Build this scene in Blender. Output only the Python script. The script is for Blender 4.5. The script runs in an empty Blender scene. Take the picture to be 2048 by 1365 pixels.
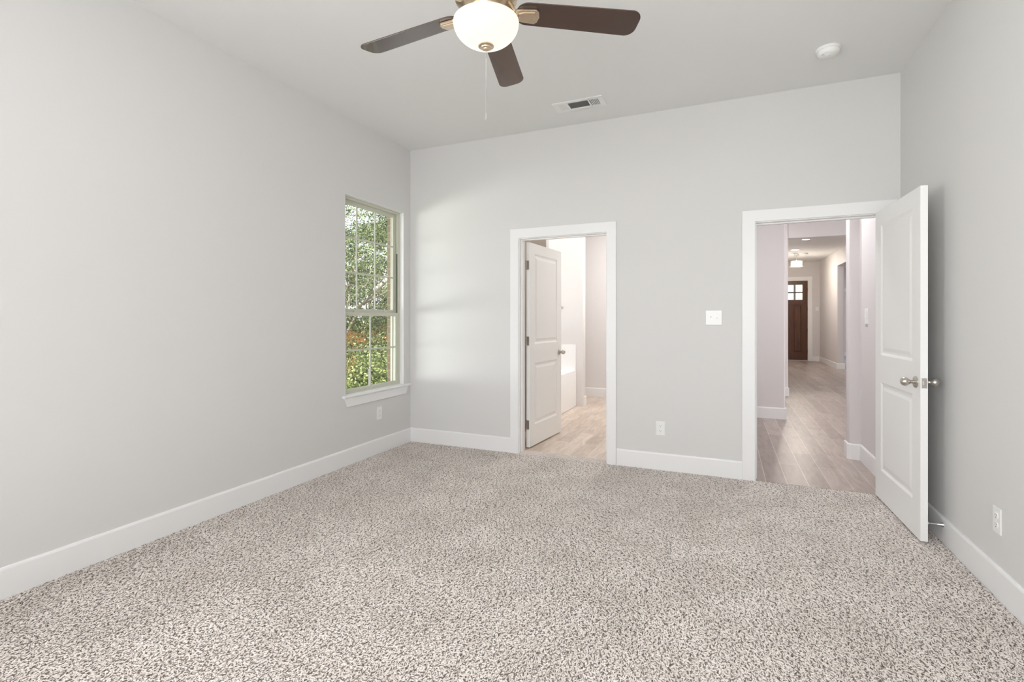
import bpy, bmesh, math, random
import numpy as np
from mathutils import Vector, Matrix

random.seed(7)
PI = math.pi
S = bpy.context.scene
C = S.collection
R = math.radians

# ------------------------------------------------------------------ camera
# world: X runs along the far wall to the right, Y into the room, Z up; camera stands at X=0, Y=0
YAW = 0.4054
cam_d = bpy.data.cameras.new('camera')
cam = bpy.data.objects.new('camera', cam_d)
C.objects.link(cam)
cam.location = (0, 0, 1.2755)
cam.rotation_euler = (PI / 2, 0, YAW)
cam_d.sensor_width = 36
cam_d.sensor_fit = 'HORIZONTAL'
cam_d.lens = 990.78 / 2048 * 36
cam_d.shift_y = -(682.5 - 639.27) / 2048
cam_d.clip_start = 0.02
cam_d.clip_end = 200
S.camera = cam

# ------------------------------------------------------------------ world, sun, daylight, exposure
S.view_settings.view_transform = 'Standard'
S.view_settings.look = 'None'
S.view_settings.gamma = 1
S.view_settings.use_curve_mapping = False
S.view_settings.exposure = 0.20
S.cycles.use_denoising = True
S.cycles.max_bounces = 14
S.cycles.diffuse_bounces = 8
S.cycles.glossy_bounces = 4
S.cycles.transparent_max_bounces = 24
S.cycles.transmission_bounces = 6
S.cycles.caustics_reflective = False
S.cycles.caustics_refractive = False
S.cycles.sample_clamp_indirect = 6

W = bpy.data.worlds.new('sky')
S.world = W
W.use_nodes = True
wn = W.node_tree
for n in list(wn.nodes):
    wn.nodes.remove(n)
w_out = wn.nodes.new('ShaderNodeOutputWorld')
w_bg = wn.nodes.new('ShaderNodeBackground')
w_sky = wn.nodes.new('ShaderNodeTexSky')
w_sky.sky_type = 'HOSEK_WILKIE'
w_sky.turbidity = 5
w_sky.ground_albedo = 0.35
w_sky.sun_direction = Vector((0.13, -0.68, 0.72)).normalized()
w_mix = wn.nodes.new('ShaderNodeMixRGB')
w_mix.inputs[0].default_value = 0.6
w_mix.inputs[2].default_value = (0.95, 0.97, 1.0, 1)
w_bg.inputs[1].default_value = 2.0
wn.links.new(w_sky.outputs[0], w_mix.inputs[1])
wn.links.new(w_mix.outputs[0], w_bg.inputs[0])
wn.links.new(w_bg.outputs[0], w_out.inputs[0])


def light(name, kind, loc, energy, color=(1, 1, 1), rot=(0, 0, 0), size=None, size_y=None, target=None, radius=None):
    d = bpy.data.lights.new(name, kind)
    d.energy = energy
    d.color = color
    o = bpy.data.objects.new(name, d)
    C.objects.link(o)
    o.location = loc
    o.rotation_euler = rot
    if target is not None:
        v = Vector(target) - Vector(loc)
        o.rotation_euler = v.to_track_quat('-Z', 'Y').to_euler()
    if kind == 'AREA':
        if size_y:
            d.shape = 'RECTANGLE'
            d.size = size
            d.size_y = size_y
        else:
            d.shape = 'DISK'
            d.size = size
    if radius is not None and kind in ('POINT', 'SPOT'):
        d.shadow_soft_size = radius
    return o


sun = light('sun', 'SUN', (1, -9, 10), 7.5, (1, 0.95, 0.86), target=None)
sun.rotation_euler = Vector((-0.13, 0.68, -0.72)).to_track_quat('-Z', 'Y').to_euler()
sun.data.angle = R(0.6)

# daylight at the side window; the others are added fills outside unseen openings
light('fill_rear_opening', 'AREA', (-0.5, -1.6, 1.75), 106, (0.985, 0.99, 1.0), rot=(PI / 2, 0, 0), size=2.9, size_y=2.0)  # unseen window light added behind the camera as the main room fill
light('daylight_side_window', 'AREA', (-9.3, -1.5, 0.38), 510, (0.98, 0.99, 1.0), size=6.5, size_y=1.6, target=(-3.04, 3.85, 1.3))
light('fill_tub_opening', 'AREA', (-3.3, 6.3, 1.75), 4, (0.97, 0.98, 1.0), size=1.2, size_y=1.3, target=(-2.0, 6.3, 1.5))  # no tub window in view; added to brighten the tub alcove
light('fill_front_side_opening', 'AREA', (-3.45, -0.10, 1.5), 60, (0.98, 0.99, 1.0), size=1.0, size_y=1.9, target=(1.0, -0.10, 1.5))  # added beyond view to lift the right wall
light('fill_living_opening', 'AREA', (6.3, 7.4, 1.55), 125, (0.97, 0.97, 1.0), size=2.8, size_y=2.2, target=(2.0, 7.6, 1.2))  # unseen window put in to light the hall

# ------------------------------------------------------------------ materials
def srgb(r, g, b):
    def f(v):
        v /= 255
        return v / 12.92 if v <= 0.04045 else ((v + 0.055) / 1.055) ** 2.4
    return (f(r), f(g), f(b), 1)


def mat(name, col, rough=0.5, metal=0.0, spec=0.5, bump=None, noise=None, emit=None, coat=0.0):
    m = bpy.data.materials.new(name)
    m.use_nodes = True
    nt = m.node_tree
    p = nt.nodes['Principled BSDF']
    p.inputs['Base Color'].default_value = col
    p.inputs['Roughness'].default_value = rough
    p.inputs['Metallic'].default_value = metal
    p.inputs['Specular IOR Level'].default_value = spec
    p.inputs['Coat Weight'].default_value = coat
    if emit:
        p.inputs['Emission Color'].default_value = emit[0]
        p.inputs['Emission Strength'].default_value = emit[1]
    tc = nt.nodes.new('ShaderNodeTexCoord')
    if noise:   # (scale, amount, stretch)
        mp = nt.nodes.new('ShaderNodeMapping')
        mp.inputs['Scale'].default_value = noise[2] if len(noise) > 2 else (1, 1, 1)
        nz = nt.nodes.new('ShaderNodeTexNoise')
        nz.inputs['Scale'].default_value = noise[0]
        nz.inputs['Detail'].default_value = 6
        nt.links.new(tc.outputs['Object'], mp.inputs[0])
        nt.links.new(mp.outputs[0], nz.inputs['Vector'])
        rp = nt.nodes.new('ShaderNodeValToRGB')
        a = noise[1]
        rp.color_ramp.elements[0].position = 0.3
        rp.color_ramp.elements[1].position = 0.7
        rp.color_ramp.elements[0].color = (col[0] * (1 - a), col[1] * (1 - a), col[2] * (1 - a), 1)
        rp.color_ramp.elements[1].color = (min(1, col[0] * (1 + a)), min(1, col[1] * (1 + a)), min(1, col[2] * (1 + a)), 1)
        nt.links.new(nz.outputs['Fac'], rp.inputs[0])
        nt.links.new(rp.outputs[0], p.inputs['Base Color'])
    if bump:    # (scale, strength, distance)
        nb = nt.nodes.new('ShaderNodeTexNoise')
        nb.inputs['Scale'].default_value = bump[0]
        nb.inputs['Detail'].default_value = 3
        nt.links.new(tc.outputs['Object'], nb.inputs['Vector'])
        b = nt.nodes.new('ShaderNodeBump')
        b.inputs['Strength'].default_value = bump[1]
        b.inputs['Distance'].default_value = bump[2]
        nt.links.new(nb.outputs['Fac'], b.inputs['Height'])
        nt.links.new(b.outputs[0], p.inputs['Normal'])
    return m


def plank_mat(name, c1, c2):
    m = bpy.data.materials.new(name)
    m.use_nodes = True
    nt = m.node_tree
    L = nt.links.new
    p = nt.nodes['Principled BSDF']
    tc = nt.nodes.new('ShaderNodeTexCoord')
    mp = nt.nodes.new('ShaderNodeMapping')
    mp.inputs['Rotation'].default_value = (0, 0, PI / 2)
    mp.inputs['Location'].default_value = (0.1, -0.0045, 0)
    br = nt.nodes.new('ShaderNodeTexBrick')
    br.offset = 0.37
    br.inputs['Scale'].default_value = 1
    br.inputs['Brick Width'].default_value = 1.22
    br.inputs['Row Height'].default_value = 0.148
    br.inputs['Mortar Size'].default_value = 0.0018
    br.inputs['Mortar Smooth'].default_value = 0.2
    br.inputs['Bias'].default_value = 0.0
    br.inputs['Color1'].default_value = c1
    br.inputs['Color2'].default_value = c2
    br.inputs['Mortar'].default_value = srgb(222, 212, 202)
    L(tc.outputs['Object'], mp.inputs[0])
    L(mp.outputs[0], br.inputs['Vector'])
    mp2 = nt.nodes.new('ShaderNodeMapping')
    mp2.inputs['Scale'].default_value = (9, 1.6, 1)
    L(tc.outputs['Object'], mp2.inputs[0])
    n1 = nt.nodes.new('ShaderNodeTexNoise')
    n1.inputs['Scale'].default_value = 2.2
    n1.inputs['Detail'].default_value = 8
    n1.inputs['Distortion'].default_value = 1.2
    L(mp2.outputs[0], n1.inputs['Vector'])
    rp = nt.nodes.new('ShaderNodeValToRGB')
    rp.color_ramp.elements[0].position = 0.3
    rp.color_ramp.elements[0].color = (0.68, 0.66, 0.64, 1)
    rp.color_ramp.elements[1].position = 0.68
    rp.color_ramp.elements[1].color = (1.06, 1.05, 1.04, 1)
    L(n1.outputs['Fac'], rp.inputs[0])
    mx = nt.nodes.new('ShaderNodeMixRGB')
    mx.blend_type = 'MULTIPLY'
    mx.inputs[0].default_value = 0.8
    L(br.outputs['Color'], mx.inputs[1])
    L(rp.outputs[0], mx.inputs[2])
    L(mx.outputs[0], p.inputs['Base Color'])
    p.inputs['Roughness'].default_value = 0.33
    bm_ = nt.nodes.new('ShaderNodeBump')
    bm_.inputs['Strength'].default_value = 0.35
    bm_.inputs['Distance'].default_value = 0.002
    L(br.outputs['Fac'], bm_.inputs['Height'])
    bm_.invert = True
    L(bm_.outputs[0], p.inputs['Normal'])
    return m


def brick_mat(name, c1, c2, mortar, w=0.2, h=0.075, ms=0.008, vertical=True):
    m = bpy.data.materials.new(name)
    m.use_nodes = True
    nt = m.node_tree
    L = nt.links.new
    p = nt.nodes['Principled BSDF']
    tc = nt.nodes.new('ShaderNodeTexCoord')
    sx = nt.nodes.new('ShaderNodeSeparateXYZ')
    cx = nt.nodes.new('ShaderNodeCombineXYZ')
    ad = nt.nodes.new('ShaderNodeMath')
    L(tc.outputs['Object'], sx.inputs[0])
    L(sx.outputs['X'], ad.inputs[0])
    L(sx.outputs['Y'], ad.inputs[1])
    L(ad.outputs[0], cx.inputs['X'])
    L(sx.outputs['Z'] , cx.inputs['Y'])
    br = nt.nodes.new('ShaderNodeTexBrick')
    br.inputs['Scale'].default_value = 1
    br.inputs['Brick Width'].default_value = w
    br.inputs['Row Height'].default_value = h
    br.inputs['Mortar Size'].default_value = ms
    br.inputs['Color1'].default_value = c1
    br.inputs['Color2'].default_value = c2
    br.inputs['Mortar'].default_value = mortar
    L(cx.outputs[0], br.inputs['Vector'])
    L(br.outputs['Color'], p.inputs['Base Color'])
    p.inputs['Roughness'].default_value = 0.85
    return m


def glass_mat():
    m = bpy.data.materials.new('window_glass')
    m.use_nodes = True
    nt = m.node_tree
    for n in list(nt.nodes):
        nt.nodes.remove(n)
    o = nt.nodes.new('ShaderNodeOutputMaterial')
    t = nt.nodes.new('ShaderNodeBsdfTransparent')
    t.inputs[0].default_value = (0.97, 0.98, 0.97, 1)
    g = nt.nodes.new('ShaderNodeBsdfGlossy')
    g.inputs['Roughness'].default_value = 0.02
    mx = nt.nodes.new('ShaderNodeMixShader')
    mx.inputs[0].default_value = 0.04
    nt.links.new(t.outputs[0], mx.inputs[1])
    nt.links.new(g.outputs[0], mx.inputs[2])
    nt.links.new(mx.outputs[0], o.inputs[0])
    return m


def leaf_mat(name, a, b, c):
    m = bpy.data.materials.new(name)
    m.use_nodes = True
    nt = m.node_tree
    p = nt.nodes['Principled BSDF']
    g = nt.nodes.new('ShaderNodeNewGeometry')
    rp = nt.nodes.new('ShaderNodeValToRGB')
    rp.color_ramp.elements[0].color = a
    rp.color_ramp.elements[1].color = c
    e = rp.color_ramp.elements.new(0.5)
    e.color = b
    nt.links.new(g.outputs['Random Per Island'], rp.inputs[0])
    nt.links.new(rp.outputs[0], p.inputs['Base Color'])
    p.inputs['Roughness'].default_value = 0.45
    tr = nt.nodes.new('ShaderNodeBsdfTranslucent')
    nt.links.new(rp.outputs[0], tr.inputs[0])
    mx = nt.nodes.new('ShaderNodeMixShader')
    mx.inputs[0].default_value = 0.3
    o = nt.nodes['Material Output']
    nt.links.new(p.outputs[0], mx.inputs[1])
    nt.links.new(tr.outputs[0], mx.inputs[2])
    nt.links.new(mx.outputs[0], o.inputs[0])
    return m


def carpet_mat():
    m = bpy.data.materials.new('carpet_yarn')
    m.use_nodes = True
    nt = m.node_tree
    L = nt.links.new
    p = nt.nodes['Principled BSDF']
    g = nt.nodes.new('ShaderNodeNewGeometry')
    rp = nt.nodes.new('ShaderNodeValToRGB')
    rp.color_ramp.interpolation = 'CONSTANT'
    els = rp.color_ramp.elements
    els[0].position = 0.0
    els[0].color = srgb(218, 210, 204)
    els[1].position = 0.15
    els[1].color = srgb(223, 215, 209)
    for pos, col in ((0.26, srgb(232, 224, 218)), (0.6, srgb(236, 229, 223)), (0.85, srgb(227, 219, 213))):
        e = els.new(pos)
        e.color = col
    L(g.outputs['Random Per Island'], rp.inputs[0])
    tc = nt.nodes.new('ShaderNodeTexCoord')
    n1 = nt.nodes.new('ShaderNodeTexNoise')
    n1.inputs['Scale'].default_value = 3.2
    n1.inputs['Detail'].default_value = 4
    L(tc.outputs['Object'], n1.inputs['Vector'])
    r2 = nt.nodes.new('ShaderNodeValToRGB')
    r2.color_ramp.elements[0].position = 0.35
    r2.color_ramp.elements[0].color = (0.87, 0.86, 0.85, 1)
    r2.color_ramp.elements[1].position = 0.65
    r2.color_ramp.elements[1].color = (1, 1, 1, 1)
    L(n1.outputs['Fac'], r2.inputs[0])
    mx = nt.nodes.new('ShaderNodeMixRGB')
    mx.blend_type = 'MULTIPLY'
    mx.inputs[0].default_value = 1
    L(rp.outputs[0], mx.inputs[1])
    L(r2.outputs[0], mx.inputs[2])
    L(mx.outputs[0], p.inputs['Base Color'])
    p.inputs['Roughness'].default_value = 0.95
    p.inputs['Specular IOR Level'].default_value = 0.1
    return m


M = {}
M['wall'] = mat('wall_paint', (0.66, 0.655, 0.645, 1), 0.75, spec=0.25, bump=(320, 0.06, 0.001))
M['ceiling'] = mat('ceiling_paint', (0.77, 0.77, 0.765, 1), 0.85, spec=0.15, bump=(260, 0.06, 0.001))
M['hall_wall'] = mat('hall_wall_paint', (0.68, 0.65, 0.645, 1), 0.75, spec=0.25, bump=(320, 0.05, 0.001))
M['bath_wall'] = mat('bath_wall_paint', (0.72, 0.70, 0.69, 1), 0.6, spec=0.3)
M['trim'] = mat('trim_paint', (0.81, 0.81, 0.81, 1), 0.38, spec=0.45)
M['door'] = mat('door_paint', (0.83, 0.83, 0.815, 1), 0.38, spec=0.45, bump=(90, 0.03, 0.001))
M['nickel'] = mat('brushed_nickel', (0.56, 0.53, 0.48, 1), 0.3, 1.0, noise=(40, 0.06, (1, 1, 8)))
M['bronze'] = mat('warm_nickel', (0.72, 0.60, 0.46, 1), 0.28, 1.0, noise=(30, 0.06, (1, 1, 8)))
M['steel'] = mat('zinc_steel', (0.5, 0.5, 0.5, 1), 0.35, 1.0)
M['blade'] = mat('dark_walnut', srgb(62, 42, 32), 0.27, spec=0.85, coat=0.3, noise=(5, 0.12, (1, 1, 1)))
M['plastic'] = mat('white_plastic', (0.81, 0.81, 0.80, 1), 0.3, spec=0.5)
M['slot'] = mat('dark_slot', (0.05, 0.05, 0.05, 1), 0.6)
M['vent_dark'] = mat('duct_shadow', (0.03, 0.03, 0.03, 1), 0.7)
M['vent_grille'] = mat('grille_metal', (0.42, 0.41, 0.39, 1), 0.5)
M['bowl'] = mat('alabaster_glass', (0.12, 0.11, 0.09, 1), 0.3, emit=((1.0, 0.95, 0.77, 1), 0.93))
M['vinyl'] = mat('almond_vinyl', srgb(196, 197, 182), 0.4)
M['track'] = mat('dark_track', srgb(92, 92, 84), 0.5)
M['glass'] = glass_mat()
M['brick'] = brick_mat('brick', srgb(130, 110, 90), srgb(148, 128, 106), srgb(158, 146, 130), ms=0.005)
M['shingle'] = brick_mat('roof_shingle', srgb(176, 172, 180), srgb(200, 196, 202), srgb(150, 146, 152), 0.3, 0.07, 0.006)
M['fence'] = mat('cedar_fence', srgb(178, 128, 72), 0.8, noise=(3, 0.3, (1, 1, 9)))
M['soil'] = mat('lawn', srgb(112, 128, 66), 0.95, noise=(2.5, 0.35))
M['bark'] = mat('bark', srgb(146, 136, 120), 0.9, noise=(9, 0.3, (1, 1, 0.3)))
M['hedge_leaf'] = leaf_mat('hedge_leaf', srgb(52, 64, 38), srgb(112, 130, 70), srgb(206, 214, 150))
M['tree_leaf'] = leaf_mat('tree_leaf', srgb(44, 54, 34), srgb(98, 114, 66), srgb(196, 206, 158))
M['plank'] = plank_mat('wood_look_tile', srgb(148, 135, 128), srgb(180, 167, 159))
M['plank_lit'] = plank_mat('lit_wood_look_tile', srgb(196, 180, 166), srgb(218, 203, 190))  # lighter copy of the hall tile; bathroom light is put into the colour
M['carpet'] = carpet_mat()
M['carpet_fleck'] = mat('carpet_fleck_yarn', srgb(118, 108, 102), 0.95, spec=0.1, noise=(40, 0.3))
M['carpet_back'] = mat('carpet_backing', srgb(212, 204, 199), 0.95, spec=0.1, noise=(60, 0.2))
M['gray_carpet'] = mat('grey_carpet', srgb(160, 164, 176), 0.95, spec=0.1, noise=(90, 0.2))
M['tub'] = mat('tub_acrylic', (0.88, 0.88, 0.875, 1), 0.15)
M['wood'] = mat('stained_mahogany', srgb(84, 50, 32), 0.32, spec=0.5, noise=(5, 0.35, (9, 9, 0.6)))
M['wood_dark'] = mat('dark_groove', srgb(48, 28, 20), 0.45)
M['pale_brick'] = brick_mat('pale_brick', srgb(206, 190, 178), srgb(222, 208, 198), srgb(226, 218, 208))
M['lamp'] = mat('lamp_lens', (1, 1, 1, 1), 0.4, emit=((1, 0.96, 0.9, 1), 6))
M['drum'] = mat('drum_diffuser', (1, 0.97, 0.92, 1), 0.5, emit=((1, 0.95, 0.86, 1), 4.5))
M['sheer'] = mat('sheer_shade', srgb(214, 204, 184), 0.6)
M['chrome'] = mat('chrome', (0.7, 0.7, 0.72, 1), 0.12, 1.0)

# ------------------------------------------------------------------ mesh helpers
class MB:
    def __init__(self):
        self.bm = bmesh.new()

    def face(self, pts):
        vs = [self.bm.verts.new(p) for p in pts]
        return self.bm.faces.new(vs)

    def box(self, x0, x1, y0, y1, z0, z1, bev=None):
        x0, x1 = sorted((x0, x1)); y0, y1 = sorted((y0, y1)); z0, z1 = sorted((z0, z1))
        v = [self.bm.verts.new(p) for p in
             ((x0, y0, z0), (x1, y0, z0), (x1, y1, z0), (x0, y1, z0), (x0, y0, z1), (x1, y0, z1), (x1, y1, z1), (x0, y1, z1))]
        for f in ((3, 2, 1, 0), (4, 5, 6, 7), (0, 1, 5, 4), (1, 2, 6, 5), (2, 3, 7, 6), (3, 0, 4, 7)):
            self.bm.faces.new([v[i] for i in f])
        return self

    def prism(self, poly, axis, a, b):
        """extrude a 2D polygon along axis from a to b; polygon coordinates are the other two axes in order"""
        def P(u, w, t):
            return {'x': (t, u, w), 'y': (u, t, w), 'z': (u, w, t)}[axis]
        A = [self.bm.verts.new(P(u, w, a)) for u, w in poly]
        B = [self.bm.verts.new(P(u, w, b)) for u, w in poly]
        n = len(poly)
        self.bm.faces.new(A)
        self.bm.faces.new(B[::-1])
        for i in range(n):
            j = (i + 1) % n
            self.bm.faces.new((A[j], A[i], B[i], B[j]))
        return self

    def lathe(self, prof, origin=(0, 0, 0), axis='z', seg=32, cap=True):
        """prof: list of (radius, height along axis)"""
        ox, oy, oz = origin
        rings = []
        for r, h in prof:
            ring = []
            for k in range(seg):
                a = 2 * PI * k / seg
                u, w = r * math.cos(a), r * math.sin(a)
                p = {'z': (u, w, h), 'x': (h, u, w), 'y': (w, h, u)}[axis]
                ring.append(self.bm.verts.new((p[0] + ox, p[1] + oy, p[2] + oz)))
            rings.append(ring)
        for A, B in zip(rings, rings[1:]):
            for k in range(seg):
                j = (k + 1) % seg
                self.bm.faces.new((A[k], A[j], B[j], B[k]))
        if cap:
            if prof[0][0] > 1e-6:
                self.bm.faces.new(rings[0][::-1])
            if prof[-1][0] > 1e-6:
                self.bm.faces.new(rings[-1])
        return self

    def tube(self, pts, rads, seg=8):
        pts = [Vector(p) for p in pts]
        if not hasattr(rads, '__len__'):
            rads = [rads] * len(pts)
        rings = []
        n = None
        for i, p in enumerate(pts):
            t = (pts[min(i + 1, len(pts) - 1)] - pts[max(i - 1, 0)]).normalized()
            if n is None:
                n = t.cross(Vector((0, 0, 1)) if abs(t.z) < 0.9 else Vector((1, 0, 0))).normalized()
            else:
                n = (n - t * n.dot(t)).normalized()
            b = t.cross(n).normalized()
            rings.append([self.bm.verts.new(p + rads[i] * (n * math.cos(2 * PI * k / seg) + b * math.sin(2 * PI * k / seg))) for k in range(seg)])
        for A, B in zip(rings, rings[1:]):
            for k in range(seg):
                j = (k + 1) % seg
                self.bm.faces.new((A[k], A[j], B[j], B[k]))
        self.bm.faces.new(rings[0][::-1])
        self.bm.faces.new(rings[-1])
        return self

    def build(self, name, m, parent=None, bevel=0.0, smooth=False, seg=2, matrix=None):
        bm = self.bm
        bmesh.ops.remove_doubles(bm, verts=bm.verts, dist=1e-6)
        bmesh.ops.recalc_face_normals(bm, faces=bm.faces)
        if matrix is not None:
            bm.transform(matrix)
        me = bpy.data.meshes.new(name)
        bm.to_mesh(me)
        bm.free()
        o = bpy.data.objects.new(name, me)
        C.objects.link(o)
        ms = m if isinstance(m, (list, tuple)) else [m]
        for q in ms:
            me.materials.append(q)
        if smooth:
            for p in me.polygons:
                p.use_smooth = True
            md = o.modifiers.new('edge', 'EDGE_SPLIT')
            md.split_angle = R(40)
        if bevel:
            md = o.modifiers.new('bevel', 'BEVEL')
            md.width = bevel
            md.segments = seg
            md.limit_method = 'ANGLE'
            md.angle_limit = R(40)
        if parent:
            o.parent = parent
        return o


def tag(o, label, cat, group=None, kind=None):
    o['label'] = label
    o['category'] = cat
    if group:
        o['group'] = group
    if kind:
        o['kind'] = kind
    return o


def thing(name, loc, label, cat, rotz=0, group=None, kind=None):
    o = bpy.data.objects.new(name, None)
    o.empty_display_size = 0.1
    C.objects.link(o)
    o.location = loc
    o.rotation_euler = (0, 0, rotz)
    return tag(o, label, cat, group, kind)


def struct(o, label, cat):
    return tag(o, label, cat, kind='structure')


def dup(root, loc, rotz=None):
    r = root.copy()
    C.objects.link(r)
    r.location = loc
    if rotz is not None:
        r.rotation_euler = (0, 0, rotz)
    for ch in root.children:
        c = ch.copy()
        C.objects.link(c)
        c.parent = r
        for g in ch.children:
            d = g.copy()
            C.objects.link(d)
            d.parent = c
    return r


def wall_y(mb, y0, y1, x0, x1, z0, z1, holes=()):
    """slab facing Y with rectangular holes (xa, xb, za, zb)"""
    xs = sorted({x0, x1, *[h[0] for h in holes], *[h[1] for h in holes]})
    for xa, xb in zip(xs, xs[1:]):
        zs = [z0]
        for h in holes:
            if h[0] <= xa and h[1] >= xb:
                zs += [h[2], h[3]]
        zs.append(z1)
        zs = sorted(zs)
        for k in range(0, len(zs), 2):
            if zs[k + 1] - zs[k] > 1e-4:
                mb.box(xa, xb, y0, y1, zs[k], zs[k + 1])


def wall_x(mb, x0, x1, y0, y1, z0, z1, holes=()):
    ys = sorted({y0, y1, *[h[0] for h in holes], *[h[1] for h in holes]})
    for ya, yb in zip(ys, ys[1:]):
        zs = [z0]
        for h in holes:
            if h[0] <= ya and h[1] >= yb:
                zs += [h[2], h[3]]
        zs.append(z1)
        zs = sorted(zs)
        for k in range(0, len(zs), 2):
            if zs[k + 1] - zs[k] > 1e-4:
                mb.box(x0, x1, ya, yb, zs[k], zs[k + 1])


def base_run(mb, pts, t=0.014, h=0.14):
    """skirting board swept along a polyline; it lies on the left-hand side of the direction of travel"""
    pts = [Vector((p[0], p[1])) for p in pts]
    n = len(pts)
    offs = []
    for i in range(n):
        ns = []
        if i > 0:
            d = (pts[i] - pts[i - 1]).normalized()
            ns.append(Vector((-d.y, d.x)))
        if i < n - 1:
            d = (pts[i + 1] - pts[i]).normalized()
            ns.append(Vector((-d.y, d.x)))
        if len(ns) == 2:
            b = (ns[0] + ns[1]).normalized()
            offs.append(b / max(0.3, b.dot(ns[0])))
        else:
            offs.append(ns[0])
    prof = [(0, -0.012), (t, -0.012), (t, h - 0.012), (t - 0.003, h - 0.004), (t - 0.008, h), (0, h)]
    rings = []
    for p, o in zip(pts, offs):
        rings.append([mb.bm.verts.new((p.x + o.x * u, p.y + o.y * u, w)) for u, w in prof])
    k = len(prof)
    for A, B in zip(rings, rings[1:]):
        for i in range(k):
            j = (i + 1) % k
            mb.bm.faces.new((A[i], A[j], B[j], B[i]))
    mb.bm.faces.new(rings[0][::-1])
    mb.bm.faces.new(rings[-1])


def rounded(x0, x1, y0, y1, r, corners, n=6):
    """footprint of a wall end with bullnosed corners; corners: subset of '00','10','11','01'"""
    P = []
    for key, cx, cy, a0 in (('00', x0, y0, PI), ('10', x1, y0, 1.5 * PI), ('11', x1, y1, 0), ('01', x0, y1, PI / 2)):
        if key in corners:
            ox = cx + (r if key[0] == '0' else -r)
            oy = cy + (r if key[1] == '0' else -r)
            for k in range(n + 1):
                a = a0 + PI / 2 * k / n
                P.append((ox + r * math.cos(a), oy + r * math.sin(a)))
        else:
            P.append((cx, cy))
    return P


# ------------------------------------------------------------------ bedroom shell
XL, XR, YB, YR, H = -3.0405, 1.1609, 4.3703, -0.70, 3.05
YB2 = YB + 0.13          # far face of the wall with the two doorways
TOP = 3.2
D1 = (-1.795, -0.963)    # bathroom doorway between jambs
D2 = (0.228, 1.046)      # hallway doorway between jambs
DH = 2.042
JT = 0.02                # jamb board thickness

b = MB(); b.box(XL - 0.1, XR + 0.1, YR - 0.1, YB + 0.06, -0.16, -0.008)
struct(b.build('floor', M['carpet_back']), 'carpet backing of the empty bedroom floor', 'floor')
b = MB(); b.box(-3.24, 6.4, YR - 0.2, 20.6, H, TOP)
struct(b.build('ceiling', M['ceiling']), 'flat pale grey painted ceiling over bedroom, bathroom and hallway', 'ceiling')
b = MB(); b.box(-3.7, 6.9, YR - 3.8, 18.2, TOP, TOP + 0.12)  # rear overhang added to keep sun out of the rear opening
struct(b.build('roof', M['shingle']), 'roof deck above the ceiling, extended rearward to block the sun', 'roof')

WY0, WY1, WZ0, WZ1 = 3.394, 4.250, 0.597, 2.375
b = MB(); wall_x(b, -3.15, XL, YR - 0.14, YB2, -0.16, H, [(WY0, WY1, WZ0, WZ1), (-0.58, 0.38, 0.597, 2.375)])  # second hole added out of view to admit fill light
struct(b.build('wall_left', M['wall']), 'long pale greige left wall holding the window and an added unseen opening', 'wall')
b = MB(); wall_x(b, -3.225, -3.152, YR - 0.2, YB2, -0.6, TOP, [(WY0 + 0.02, WY1 - 0.026, WZ0 + 0.01, WZ1 - 0.02), (-0.58, 0.38, 0.6, 2.37)])
struct(b.build('wall_outside', M['brick']), 'red-brown brick facing around the outside of the bedroom window', 'wall')
b = MB(); wall_y(b, YB, YB2, XL, XR, -0.16, H, [(D1[0] - JT, D1[1] + JT, -0.16, DH + JT), (D2[0] - JT, D2[1] + JT, -0.16, DH + JT)])
struct(b.build('wall_back', M['wall']), 'pale greige far wall with the bathroom and hallway doorways', 'wall')
b = MB(); wall_x(b, XR, XR + 0.14, YR - 0.14, YB2, -0.16, H)
struct(b.build('wall_right', M['wall']), 'plain pale grey right wall behind the open white door', 'wall')
b = MB(); wall_y(b, YR - 0.14, YR, XL, XR, -0.16, H, [(-1.95, 0.95, 0.75, 2.6)])  # wide hole added to let the rear fill in
struct(b.build('wall_rear', M['wall']), 'wall behind the viewer with a wide opening added for fill light', 'wall')

# skirting
b = MB(); base_run(b, [(XL, YB), (XL, YR)])
struct(b.build('baseboard_left', M['trim']), 'white baseboard along the left wall under the window', 'baseboard')
b = MB(); base_run(b, [(D1[0] - 0.093, YB), (XL + 0.014, YB)])
struct(b.build('baseboard_back', M['trim']), 'short white baseboard between window corner and bathroom doorway', 'baseboard')
b = MB(); base_run(b, [(D2[0] - 0.10, YB), (D1[1] + 0.09, YB)])
struct(b.build('baseboard_middle', M['trim']), 'white baseboard between the bathroom and hallway doorways', 'baseboard')
b = MB(); base_run(b, [(XR, YR), (XR, YB)])
struct(b.build('baseboard_right', M['trim']), 'white baseboard along the right wall behind the open door', 'baseboard')


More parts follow.
